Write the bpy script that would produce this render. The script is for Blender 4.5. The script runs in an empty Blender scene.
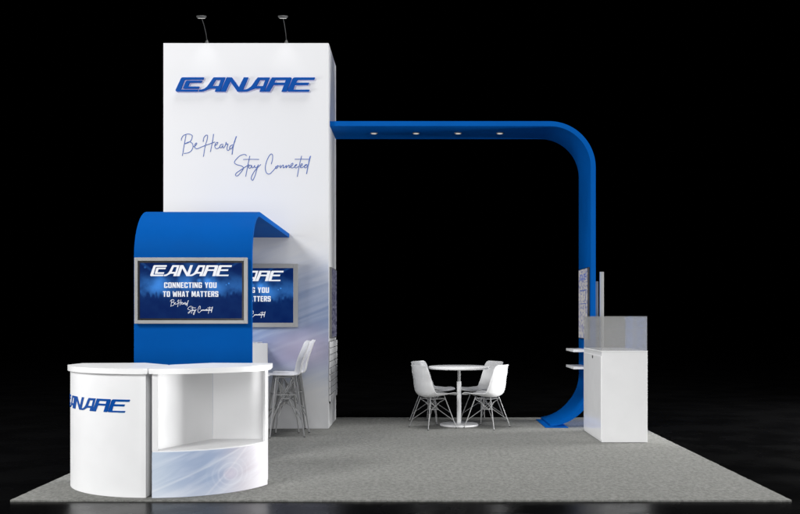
import bpy, bmesh, math, random
from mathutils import Vector, Matrix
random.seed(7)
PI = math.pi
R = math.radians
S = bpy.context.scene
COL = S.collection

# ------------------------------------------------------------------ materials
def new_mat(name):
    m = bpy.data.materials.new(name); m.use_nodes = True
    nt = m.node_tree; b = nt.nodes['Principled BSDF']
    return m, nt, b

def N(nt, typ, **kw):
    n = nt.nodes.new(typ)
    for k, v in kw.items():
        if k in ('operation', 'blend_type', 'data_type', 'noise_dimensions', 'gradient_type', 'interpolation_type', 'feature', 'wave_type', 'wave_profile', 'clamp'):
            setattr(n, k, v)
        else:
            n.inputs[k].default_value = v
    return n

def lk(nt, a, b): nt.links.new(a, b)

def math_n(nt, op, a, b=None, c=None, clamp=False):
    n = nt.nodes.new('ShaderNodeMath'); n.operation = op; n.use_clamp = clamp
    for i, v in enumerate((a, b, c)):
        if v is None: continue
        if isinstance(v, (int, float)): n.inputs[i].default_value = v
        else: nt.links.new(v, n.inputs[i])
    return n.outputs[0]

def ramp(nt, v, lo, hi, a=0.0, b=1.0):
    n = nt.nodes.new('ShaderNodeMapRange'); n.interpolation_type = 'SMOOTHSTEP'
    nt.links.new(v, n.inputs[0])
    n.inputs[1].default_value = lo; n.inputs[2].default_value = hi
    n.inputs[3].default_value = a; n.inputs[4].default_value = b
    return n.outputs[0]

def mixc(nt, f, a, b):
    n = nt.nodes.new('ShaderNodeMix'); n.data_type = 'RGBA'
    if isinstance(f, (int, float)): n.inputs[0].default_value = f
    else: nt.links.new(f, n.inputs[0])
    for i, v in ((6, a), (7, b)):
        if isinstance(v, tuple): n.inputs[i].default_value = (*v, 1)
        else: nt.links.new(v, n.inputs[i])
    return n.outputs[2]

def simple(name, col, rough=0.5, spec=0.5, metal=0.0, vary=0.03, scale=6.0, bump=0.0, bscale=200.0, coat=0.0):
    m, nt, b = new_mat(name)
    tc = nt.nodes.new('ShaderNodeTexCoord')
    nz = N(nt, 'ShaderNodeTexNoise', Scale=scale, Detail=4.0)
    lk(nt, tc.outputs['Object'], nz.inputs['Vector'])
    f = ramp(nt, nz.outputs['Fac'], 0.3, 0.7)
    c = mixc(nt, f, tuple(v*(1-vary) for v in col), tuple(min(1, v*(1+vary)) for v in col))
    lk(nt, c, b.inputs['Base Color'])
    r = ramp(nt, nz.outputs['Fac'], 0.3, 0.7, rough*0.92, min(1, rough*1.08))
    lk(nt, r, b.inputs['Roughness'])
    b.inputs['Metallic'].default_value = metal
    b.inputs['Specular IOR Level'].default_value = spec
    b.inputs['Coat Weight'].default_value = coat
    if bump:
        n2 = N(nt, 'ShaderNodeTexNoise', Scale=bscale, Detail=3.0)
        lk(nt, tc.outputs['Object'], n2.inputs['Vector'])
        bp = N(nt, 'ShaderNodeBump', Strength=bump, Distance=0.002)
        lk(nt, n2.outputs['Fac'], bp.inputs['Height'])
        lk(nt, bp.outputs['Normal'], b.inputs['Normal'])
    return m

WHITE = simple('white_laminate', (.80, .80, .805), .45, .3, vary=.012, bump=.15, bscale=90)
TOPWHITE = simple('white_gloss_top', (.9, .9, .9), .3, .5, vary=.01)
CASEWHITE = simple('white_cabinet_gloss', (.89, .89, .895), .14, .5, vary=.012, bump=.03, bscale=40)
SHELL = simple('white_plastic', (.82, .82, .82), .38, .5, vary=.015)
BLUE = simple('blue_vinyl', (.0006, .078, .335), .6, .02, vary=.03, scale=3)
BLUEBAND = simple('blue_band', (.0006, .088, .37), .6, .03, vary=.03, scale=3)
LOGOBLUE = simple('logo_blue_acrylic', (.0006, .063, .31), .5, .06, vary=.02)
INK = simple('ink_blue', (.07, .13, .38), .5, .3, vary=.05)
GREYFRAME = simple('grey_metal_frame', (.35, .35, .345), .4, .5, .2, vary=.03, bump=.05, bscale=300)
BLACK = simple('black_bezel', (.012, .012, .013), .3, .5, vary=.1)
DARKMETAL = simple('dark_grey_metal', (.06, .06, .06), .5, .3, .2, vary=.05)
WIRE = simple('steel_wire', (.34, .34, .34), .4, .4, .3, vary=.06)
POST = simple('grey_post', (.36, .36, .355), .5, .3, .1, vary=.04)
DPOST = simple('dark_grey_post', (.17, .17, .165), .5, .3, .1, vary=.04)
TABLEW = simple('table_white', (.86, .86, .86), .35, .5, vary=.01)
SLOTDARK = simple('slot_groove', (.34, .34, .35), .6, .2, vary=.05)

def emis(name, col, strength):
    m, nt, b = new_mat(name)
    nz = N(nt, 'ShaderNodeTexNoise', Scale=20.0)
    c = mixc(nt, nz.outputs['Fac'], tuple(v*.97 for v in col), col)
    b.inputs['Base Color'].default_value = (.02, .02, .02, 1)
    lk(nt, c, b.inputs['Emission Color'])
    b.inputs['Emission Strength'].default_value = strength
    return m
LAMPGLOW = emis('lamp_glow', (1, .98, .94), .8)
DOWNGLOW = emis('downlight_glow', (1, .93, .85), .75)
HALO = emis('halo_led', (.42, .36, 1), 1.0)
SCRTEXT = emis('screen_white_text', (.93, .95, 1), .9)

def rot_scale(nt, vec, rot, sc):
    a = nt.nodes.new('ShaderNodeMapping'); a.inputs['Rotation'].default_value = rot; lk(nt, vec, a.inputs['Vector'])
    b = nt.nodes.new('ShaderNodeMapping'); b.inputs['Scale'].default_value = sc; lk(nt, a.outputs[0], b.inputs['Vector'])
    return b
# carpet: mottled grey pile
def carpet_mat():
    m, nt, b = new_mat('grey_carpet')
    tc = nt.nodes.new('ShaderNodeTexCoord')
    big = N(nt, 'ShaderNodeTexNoise', Scale=5.5, Detail=6.0, Roughness=.65)
    fine = N(nt, 'ShaderNodeTexNoise', Scale=26.0, Detail=8.0, Roughness=.85)
    fib = N(nt, 'ShaderNodeTexNoise', Scale=260.0, Detail=2.0)
    mp = nt.nodes.new('ShaderNodeMapping'); mp.inputs['Scale'].default_value = (1, .75, 1)
    lk(nt, tc.outputs['Object'], mp.inputs['Vector'])
    for n in (big, fine, fib): lk(nt, mp.outputs[0], n.inputs['Vector'])
    f1 = ramp(nt, big.outputs['Fac'], .3, .7)
    c1 = mixc(nt, f1, (.160, .161, .152), (.24, .241, .228))
    f2 = ramp(nt, fine.outputs['Fac'], .40, .60)
    c2 = mixc(nt, f2, (.085, .086, .081), (.335, .336, .318))
    c3 = mixc(nt, .62, c1, c2)
    f3 = ramp(nt, fib.outputs['Fac'], .35, .65)
    c4 = mixc(nt, f3, (.15, .15, .14), (.42, .42, .39))
    c = mixc(nt, .3, c3, c4)
    lk(nt, c, b.inputs['Base Color'])
    b.inputs['Roughness'].default_value = 1
    b.inputs['Specular IOR Level'].default_value = .05
    h = math_n(nt, 'ADD', fib.outputs['Fac'], math_n(nt, 'MULTIPLY', fine.outputs['Fac'], 1.5))
    bp = N(nt, 'ShaderNodeBump', Strength=.8, Distance=.006)
    lk(nt, h, bp.inputs['Height']); lk(nt, bp.outputs[0], b.inputs['Normal'])
    return m
CARPET = carpet_mat()

def floor_mat():
    m, nt, b = new_mat('black_polished_floor')
    tc = nt.nodes.new('ShaderNodeTexCoord')
    nz = N(nt, 'ShaderNodeTexNoise', Scale=1.5, Detail=6.0)
    lk(nt, tc.outputs['Object'], nz.inputs['Vector'])
    c = mixc(nt, nz.outputs['Fac'], (.0016, .0016, .0018), (.003, .003, .0032))
    lk(nt, c, b.inputs['Base Color'])
    lk(nt, ramp(nt, nz.outputs['Fac'], .3, .7, .22, .32), b.inputs['Roughness'])
    b.inputs['Specular IOR Level'].default_value = .075
    n2 = N(nt, 'ShaderNodeTexNoise', Scale=70.0, Detail=3.0)
    lk(nt, tc.outputs['Object'], n2.inputs['Vector'])
    bp = N(nt, 'ShaderNodeBump', Strength=.12, Distance=.002)
    lk(nt, n2.outputs['Fac'], bp.inputs['Height']); lk(nt, bp.outputs[0], b.inputs['Normal'])
    return m
FLOOR = floor_mat()

# printed graphic on the tower: white above, blue-lilac light streaks below
def tower_graphic():
    m, nt, b = new_mat('tower_print')
    tc = nt.nodes.new('ShaderNodeTexCoord')
    sep = nt.nodes.new('ShaderNodeSeparateXYZ'); lk(nt, tc.outputs['Object'], sep.inputs[0])
    x, z = sep.outputs[0], sep.outputs[2]
    mp = rot_scale(nt, tc.outputs['Object'], (0, R(16), 0), (.55, 1, 3.0))
    n1 = N(nt, 'ShaderNodeTexNoise', Scale=1.5, Detail=6.0, Roughness=.55, Distortion=.8)
    lk(nt, mp.outputs[0], n1.inputs['Vector'])
    mp2 = rot_scale(nt, tc.outputs['Object'], (0, R(20), 0), (.40, 1, 4.6))
    n2 = N(nt, 'ShaderNodeTexNoise', Scale=1.5, Detail=3.0, Distortion=.6)
    lk(nt, mp2.outputs[0], n2.inputs['Vector'])
    zb = math_n(nt, 'ADD', z, math_n(nt, 'MULTIPLY', math_n(nt, 'SUBTRACT', n1.outputs['Fac'], .5), .7))
    up = ramp(nt, zb, 2.45, 1.55)               # fades in downwards
    dn = ramp(nt, zb, .35, .95)                 # and out near the foot
    leftb = ramp(nt, x, 1.0, -1.2, .9, 1.35)
    f = math_n(nt, 'MULTIPLY', math_n(nt, 'MULTIPLY', up, dn), leftb, clamp=True)
    st = ramp(nt, n2.outputs['Fac'], .34, .64)
    blue = mixc(nt, st, (.20, .28, .48), (.36, .43, .60))
    # pink patch right of middle
    dx = math_n(nt, 'SUBTRACT', x, .75); dz = math_n(nt, 'SUBTRACT', z, 1.0)
    d = math_n(nt, 'SQRT', math_n(nt, 'ADD', math_n(nt, 'MULTIPLY', dx, dx), math_n(nt, 'MULTIPLY', math_n(nt, 'MULTIPLY', dz, dz), 3.0)))
    pk = ramp(nt, math_n(nt, 'ADD', d, math_n(nt, 'MULTIPLY', n2.outputs['Fac'], .4)), .95, .25)
    blue2 = mixc(nt, math_n(nt, 'MULTIPLY', pk, .35), blue, (.80, .58, .66))
    c = mixc(nt, f, (.70, .70, .71), blue2)
    c = mixc(nt, ramp(nt, z, .7, .1, 0, .5), c, (.70, .70, .71))
    lk(nt, c, b.inputs['Base Color'])
    b.inputs['Roughness'].default_value = .5
    b.inputs['Specular IOR Level'].default_value = .15
    n3 = N(nt, 'ShaderNodeTexNoise', Scale=60.0, Detail=4.0); lk(nt, tc.outputs['Object'], n3.inputs['Vector'])
    bp = N(nt, 'ShaderNodeBump', Strength=.12, Distance=.002)
    lk(nt, n3.outputs['Fac'], bp.inputs['Height']); lk(nt, bp.outputs[0], b.inputs['Normal'])
    return m
TOWERPRINT = tower_graphic()

def counter_graphic():   # uses uv: u along the arc in metres, v height in metres
    m, nt, b = new_mat('counter_print')
    uv = nt.nodes.new('ShaderNodeUVMap'); uv.uv_map = 'UVMap'
    sep = nt.nodes.new('ShaderNodeSeparateXYZ'); lk(nt, uv.outputs[0], sep.inputs[0])
    u, v = sep.outputs[0], sep.outputs[1]
    mp = rot_scale(nt, uv.outputs[0], (0, 0, R(-22)), (.9, 5.5, 1))
    st = N(nt, 'ShaderNodeTexNoise', Scale=2.3, Detail=5.0, Distortion=.7); lk(nt, mp.outputs[0], st.inputs['Vector'])
    streak = ramp(nt, st.outputs['Fac'], .36, .64)
    base = mixc(nt, ramp(nt, u, 0, .35), (.44, .54, .67), (.30, .40, .60))
    base = mixc(nt, ramp(nt, u, .45, .85), base, (.52, .47, .54))
    base = mixc(nt, math_n(nt, 'MULTIPLY', streak, .34), base, (.80, .84, .92))
    du = math_n(nt, 'SUBTRACT', u, .66); dv = math_n(nt, 'SUBTRACT', v, .155)
    r = math_n(nt, 'SQRT', math_n(nt, 'ADD', math_n(nt, 'MULTIPLY', du, du), math_n(nt, 'MULTIPLY', math_n(nt, 'MULTIPLY', dv, dv), 1.6)))
    rings = math_n(nt, 'SINE', math_n(nt, 'MULTIPLY', r, 125.0))
    rings = ramp(nt, rings, .1, 1.0)
    mask = ramp(nt, r, .27, .06)
    base = mixc(nt, math_n(nt, 'MULTIPLY', math_n(nt, 'MULTIPLY', rings, mask), .2), base, (.86, .88, .94))
    base = mixc(nt, ramp(nt, r, .085, .02, 0, .6), base, (.58, .52, .64))
    # diagonal light ray
    ray = math_n(nt, 'ABSOLUTE', math_n(nt, 'SUBTRACT', math_n(nt, 'ADD', math_n(nt, 'MULTIPLY', u, .42), .04), v))
    base = mixc(nt, ramp(nt, ray, .016, .001, 0, .28), base, (.9, .92, .96))
    ray2 = math_n(nt, 'ABSOLUTE', math_n(nt, 'SUBTRACT', math_n(nt, 'SUBTRACT', math_n(nt, 'MULTIPLY', u, .95), .42), v))
    base = mixc(nt, ramp(nt, ray2, .02, .002, 0, .2), base, (.95, .90, .93))
    base = mixc(nt, .12, base, (.86, .86, .87))
    base = mixc(nt, ramp(nt, v, .14, .0, 0, .35), base, (.80, .80, .84))
    base = mixc(nt, ramp(nt, u, .75, 1.1, 0, .6), base, (.80, .79, .81))
    lk(nt, base, b.inputs['Base Color'])
    b.inputs['Roughness'].default_value = .4
    b.inputs['Specular IOR Level'].default_value = .35
    return m
COUNTERPRINT = counter_graphic()

def screen_image():     # uv 0..1: blue concert crowd
    m, nt, b = new_mat('concert_screen_image')
    uv = nt.nodes.new('ShaderNodeUVMap'); uv.uv_map = 'UVMap'
    sep = nt.nodes.new('ShaderNodeSeparateXYZ'); lk(nt, uv.outputs[0], sep.inputs[0])
    u, v = sep.outputs[0], sep.outputs[1]
    mp = nt.nodes.new('ShaderNodeMapping'); mp.inputs['Scale'].default_value = (1.78, 1, 1)
    lk(nt, uv.outputs[0], mp.inputs['Vector'])
    n1 = N(nt, 'ShaderNodeTexNoise', Scale=4.0, Detail=5.0); lk(nt, mp.outputs[0], n1.inputs['Vector'])
    mc = nt.nodes.new('ShaderNodeMapping'); mc.inputs['Scale'].default_value = (26, 3.5, 1); lk(nt, uv.outputs[0], mc.inputs['Vector'])
    n2 = N(nt, 'ShaderNodeTexNoise', Scale=1.0, Detail=3.0); lk(nt, mc.outputs[0], n2.inputs['Vector'])
    glow = ramp(nt, math_n(nt, 'ABSOLUTE', math_n(nt, 'SUBTRACT', v, .56)), .36, .0)
    glow = math_n(nt, 'MULTIPLY', glow, ramp(nt, n1.outputs['Fac'], .35, .62, .35, 1.0))
    def spot(cx, cy, rad, amt):
        a = math_n(nt, 'MULTIPLY', math_n(nt, 'SUBTRACT', u, cx), 1.78); c = math_n(nt, 'SUBTRACT', v, cy)
        rr = math_n(nt, 'SQRT', math_n(nt, 'ADD', math_n(nt, 'MULTIPLY', a, a), math_n(nt, 'MULTIPLY', c, c)))
        return ramp(nt, rr, rad, .0, 0, amt)
    tot = math_n(nt, 'MULTIPLY', glow, .30)
    for cx, cy, rad, amt in ((.17, .56, .30, .42), (.20, .68, .13, .2), (.45, .66, .2, .35), (.58, .68, .06, .5), (.66, .67, .09, .4), (.70, .64, .2, .25),
                             (.74, .52, .22, .25), (.87, .63, .022, .7), (.845, .605, .018, .5), (.05, .92, .03, .3), (.9, .44, .05, .25), (.5, .95, .2, .15)):
        tot = math_n(nt, 'ADD', tot, spot(cx, cy, rad, amt))
    # slanted beams from above
    for cx, sl in ((.95, .9), (.78, .5), (.32, -.25), (.02, -.7)):
        a = math_n(nt, 'ABSOLUTE', math_n(nt, 'SUBTRACT', u, math_n(nt, 'ADD', math_n(nt, 'MULTIPLY', math_n(nt, 'SUBTRACT', v, 1.0), sl), cx)))
        tot = math_n(nt, 'ADD', tot, math_n(nt, 'MULTIPLY', ramp(nt, a, .035, 0, 0, .10), ramp(nt, v, .4, .9)))
    crowdline = math_n(nt, 'ADD', math_n(nt, 'MULTIPLY', n2.outputs['Fac'], .34), .26)
    crowd = ramp(nt, math_n(nt, 'SUBTRACT', v, crowdline), -.05, .05)
    crowd = math_n(nt, 'ADD', math_n(nt, 'MULTIPLY', crowd, .85), .15)
    tot = math_n(nt, 'MULTIPLY', tot, crowd)
    c = mixc(nt, math_n(nt, 'MINIMUM', tot, 1.0), (.0003, .013, .095), (.07, .34, 1.0))
    lowf = math_n(nt, 'MULTIPLY', ramp(nt, n1.outputs['Fac'], .3, .7), .02)
    c = mixc(nt, lowf, c, (.1, .4, 1.0))
    b.inputs['Base Color'].default_value = (.004, .004, .006, 1)
    b.inputs['Roughness'].default_value = .4
    b.inputs['Specular IOR Level'].default_value = 0
    lk(nt, c, b.inputs['Emission Color']); b.inputs['Emission Strength'].default_value = .95
    return m
SCREENIMG = screen_image()

def poster_mat(name, paper, ink, emit):
    m, nt, b = new_mat(name)
    uv = nt.nodes.new('ShaderNodeUVMap'); uv.uv_map = 'UVMap'
    mp = nt.nodes.new('ShaderNodeMapping'); mp.inputs['Scale'].default_value = (8, 16, 1); lk(nt, uv.outputs[0], mp.inputs['Vector'])
    vo = N(nt, 'ShaderNodeTexVoronoi', Scale=1.0, feature='DISTANCE_TO_EDGE'); lk(nt, mp.outputs[0], vo.inputs['Vector'])
    nz = N(nt, 'ShaderNodeTexNoise', Scale=6.0, Detail=4.0); lk(nt, uv.outputs[0], nz.inputs['Vector'])
    f = math_n(nt, 'MULTIPLY', ramp(nt, vo.outputs['Distance'], .16, .03), ramp(nt, nz.outputs['Fac'], .32, .52))
    c = mixc(nt, math_n(nt, 'MULTIPLY', f, .8), paper, ink)
    lk(nt, c, b.inputs['Base Color'] if not emit else b.inputs['Emission Color'])
    if emit:
        b.inputs['Base Color'].default_value = (.01, .01, .012, 1); b.inputs['Emission Strength'].default_value = emit
    b.inputs['Roughness'].default_value = .3
    return m
POSTER = poster_mat('diagram_screen', (.50, .48, .45), (.06, .09, .30), .8)
SIDESCREEN = poster_mat('dark_diagram_screen', (.035, .035, .09), (.38, .38, .48), .6)

def glass_mat(name, col, opac, rough=.06):
    m, nt, b = new_mat(name)
    b.inputs['Base Color'].default_value = (*col, 1)
    b.inputs['Roughness'].default_value = rough
    b.inputs['Specular IOR Level'].default_value = .5
    tr = nt.nodes.new('ShaderNodeBsdfTransparent'); tr.inputs[0].default_value = (.995, .995, .995, 1)
    tc = nt.nodes.new('ShaderNodeTexCoord'); nz = N(nt, 'ShaderNodeTexNoise', Scale=3.0)
    lk(nt, tc.outputs['Object'], nz.inputs['Vector'])
    mx = nt.nodes.new('ShaderNodeMixShader')
    lk(nt, ramp(nt, nz.outputs['Fac'], .3, .7, opac*.97, opac*1.03), mx.inputs[0])
    lk(nt, tr.outputs[0], mx.inputs[1]); lk(nt, b.outputs[0], mx.inputs[2])
    lk(nt, mx.outputs[0], nt.nodes['Material Output'].inputs[0])
    return m
REFLGREY = glass_mat('glass_painted_grey_reflection', (.46, .46, .45), .37)  # glass; grey haze in the colour imitates reflected surroundings
REFLBLUE = glass_mat('glass_painted_blue_reflection', (.42, .50, .72), .46)  # right pane: blue tint paints in the reflection of the arch leg
CLEAR = glass_mat('clear_acrylic', (.7, .7, .72), .05, .22)

# ------------------------------------------------------------------ mesh helpers
def finish(name, bm, mats, parent=None, smooth=False, loc=None):
    bmesh.ops.recalc_face_normals(bm, faces=bm.faces)
    me = bpy.data.meshes.new(name); bm.to_mesh(me); bm.free()
    if not isinstance(mats, (list, tuple)): mats = [mats]
    for mt in mats: me.materials.append(mt)
    if smooth:
        for p in me.polygons: p.use_smooth = True
    o = bpy.data.objects.new(name, me); COL.objects.link(o)
    if parent is not None: o.parent = parent
    if loc is not None: o.location = loc
    return o

def autosmooth(o, ang=35):
    me = o.data
    for p in me.polygons: p.use_smooth = True
    bm = bmesh.new(); bm.from_mesh(me)
    for e in bm.edges:
        if len(e.link_faces) == 2 and e.calc_face_angle(0) > R(ang): e.smooth = False
        elif len(e.link_faces) != 2: e.smooth = False
    bm.to_mesh(me); bm.free()

def box(bm, x0, x1, y0, y1, z0, z1, bev=0.0, mi=0, seg=2):
    vs = [bm.verts.new((x, y, z)) for x in (x0, x1) for y in (y0, y1) for z in (z0, z1)]
    idx = ((0, 1, 3, 2), (4, 6, 7, 5), (0, 4, 5, 1), (2, 3, 7, 6), (0, 2, 6, 4), (1, 5, 7, 3))
    fs = [bm.faces.new([vs[i] for i in f]) for f in idx]
    for f in fs: f.material_index = mi
    if bev:
        es = list({e for f in fs for e in f.edges})
        r = bmesh.ops.bevel(bm, geom=es, offset=bev, segments=seg, affect='EDGES', profile=.5)
        for f in r['faces']: f.material_index = mi

def prism(bm, pts, z0, z1, bev=0.0, mi=0):
    """polygon in XY extruded in z"""
    a = [bm.verts.new((p[0], p[1], z0)) for p in pts]; b = [bm.verts.new((p[0], p[1], z1)) for p in pts]
    n = len(pts); fs = [bm.faces.new(a[::-1]), bm.faces.new(b)]
    for i in range(n): fs.append(bm.faces.new((a[i], a[(i+1) % n], b[(i+1) % n], b[i])))
    for f in fs: f.material_index = mi
    if bev:
        es = [e for f in fs[:2] for e in f.edges]
        bmesh.ops.bevel(bm, geom=es, offset=bev, segments=3, affect='EDGES', profile=.5)

def tube(bm, a, b, r0, r1=None, n=8, cap=True):
    if r1 is None: r1 = r0
    a = Vector(a); b = Vector(b); d = (b-a).normalized()
    u = d.orthogonal().normalized(); w = d.cross(u)
    ra = [bm.verts.new(a+(u*math.cos(t)+w*math.sin(t))*r0) for t in [2*PI*i/n for i in range(n)]]
    rb = [bm.verts.new(b+(u*math.cos(t)+w*math.sin(t))*r1) for t in [2*PI*i/n for i in range(n)]]
    for i in range(n): bm.faces.new((ra[i], ra[(i+1) % n], rb[(i+1) % n], rb[i]))
    if cap: bm.faces.new(ra[::-1]); bm.faces.new(rb)

def polytube(bm, pts, r, n=6):
    pts = [Vector(p) for p in pts]; rings = []
    d0 = (pts[1]-pts[0]).normalized(); u = d0.orthogonal().normalized()
    for i, p in enumerate(pts):
        d = (pts[min(i+1, len(pts)-1)]-pts[max(i-1, 0)]).normalized()
        u = (u-d*u.dot(d)).normalized(); w = d.cross(u)
        rings.append([bm.verts.new(p+(u*math.cos(t)+w*math.sin(t))*r) for t in [2*PI*k/n for k in range(n)]])
    for a, b in zip(rings, rings[1:]):
        for i in range(n): bm.faces.new((a[i], a[(i+1) % n], b[(i+1) % n], b[i]))
    bm.faces.new(rings[0][::-1]); bm.faces.new(rings[-1])

def lathe(bm, prof, n=40, cx=0, cy=0):
    rings = []
    for r, z in prof:
        if r < 1e-6: rings.append([bm.verts.new((cx, cy, z))])
        else: rings.append([bm.verts.new((cx+r*math.cos(2*PI*i/n), cy+r*math.sin(2*PI*i/n), z)) for i in range(n)])
    for a, b in zip(rings, rings[1:]):
        for i in range(n):
            j = (i+1) % n
            if len(a) == 1 and len(b) == 1: continue
            if len(a) == 1: bm.faces.new((a[0], b[i], b[j]))
            elif len(b) == 1: bm.faces.new((a[i], a[j], b[0]))
            else: bm.faces.new((a[i], a[j], b[j], b[i]))

def thing(name, label, cat, loc=(0, 0, 0), rz=0, group=None):
    o = bpy.data.objects.new(name, None); COL.objects.link(o)
    o.empty_display_size = .2
    o.location = loc; o.rotation_euler = (0, 0, rz); o['label'] = label; o['category'] = cat
    if group: o['group'] = group
    return o

def dup(root, loc, rz, label):
    r = root.copy(); COL.objects.link(r); r.location = loc; r.rotation_euler = (0, 0, rz); r['label'] = label
    for ch in list(root.children):
        c = ch.copy(); COL.objects.link(c); c.parent = r
        for g in list(ch.children):
            d = g.copy(); COL.objects.link(d); d.parent = c
    return r

# ------------------------------------------------------------------ lettering (logo outline units: tenths of the drawing)
K = 1/1.0256
def a4(pts): return [(x*K, y*K) for x, y in pts]
def a5(pts): return [(700+x, y-1) for x, y in pts]
LOGO = [
 [a4([(140, 78), (355, 78), (347, 101), (163, 101), (155, 107), (120, 196), (122, 203), (295, 203), (288, 223), (72, 223), (62, 212), (68, 196), (118, 90), (127, 80)])],
 [a4([(178, 111), (337, 111), (328, 131), (212, 131), (205, 136), (192, 168), (194, 172), (308, 172), (300, 193), (143, 193), (143, 186), (168, 119)])],
 [a4([(452, 78), (574, 78), (517, 223), (465, 223), (478, 190), (418, 190), (385, 203), (350, 219), (325, 223), (298, 223), (302, 205), (330, 202), (360, 192), (385, 172), (408, 142), (430, 108)]),
  a4([(476, 102), (527, 102), (503, 167), (438, 167), (455, 138)])],
 [a4([(587, 78), (640, 78), (712, 178), (762, 78), (808, 78), (745, 223), (695, 223), (622, 120), (574, 223), (522, 223)])],
 [a5([(182, 78), (302, 78), (247, 218), (198, 218), (211, 186), (152, 186), (120, 199), (85, 214), (60, 218), (28, 218), (32, 201), (60, 198), (90, 187), (115, 167), (138, 137), (158, 106)]),
  a5([(204, 102), (257, 102), (234, 164), (167, 164), (184, 136)])],
 [a5([(322, 78), (512, 78), (520, 84), (518, 96), (470, 218), (418, 218), (444, 151), (338, 151), (300, 218), (250, 218)]),
  a5([(358, 101), (461, 101), (451, 130), (346, 130)])],
 [a5([(545, 78), (753, 78), (744, 101), (583, 101), (576, 105), (563, 130), (693, 130), (684, 152), (553, 152), (535, 200), (698, 200), (690, 218), (482, 218), (478, 208), (530, 88)])],
]
LX0, LX1, LY0, LY1 = 60.0, 1453.0, 76.0, 217.0

def curve_mesh(loops, extrude, bevel=0.0):
    cu = bpy.data.curves.new('t', 'CURVE'); cu.dimensions = '2D'; cu.fill_mode = 'BOTH'
    cu.extrude = extrude; cu.bevel_depth = bevel; cu.bevel_resolution = 1
    for lp in loops:
        s = cu.splines.new('POLY'); s.points.add(len(lp)-1); s.use_cyclic_u = True
        for i, p in enumerate(lp): s.points[i].co = (p[0], p[1], 0, 1)
    o = bpy.data.objects.new('t', cu); COL.objects.link(o)
    bpy.context.view_layer.update()
    me = bpy.data.meshes.new_from_object(o.evaluated_get(bpy.context.evaluated_depsgraph_get()))
    bpy.data.objects.remove(o); bpy.data.curves.remove(cu)
    return me

def logo_letters(width, extrude, xscale=1.0):
    """list of bmeshes in a local frame: x right 0..width, y up 0..h, z out"""
    s = width/(LX1-LX0); out = []
    for loops in LOGO:
        L = [[((x-LX0)*s, (LY1-y)*s) for x, y in lp] for lp in loops]
        me = curve_mesh(L, extrude); bm = bmesh.new(); bm.from_mesh(me); bpy.data.meshes.remove(me)
        bmesh.ops.remove_doubles(bm, verts=bm.verts, dist=1e-5)
        out.append(bm)
    return out

def merge(bms):
    bm = bmesh.new()
    for b in bms:
        me = bpy.data.meshes.new('m'); b.to_mesh(me); b.free(); bm.from_mesh(me); bpy.data.meshes.remove(me)
    return bm

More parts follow.
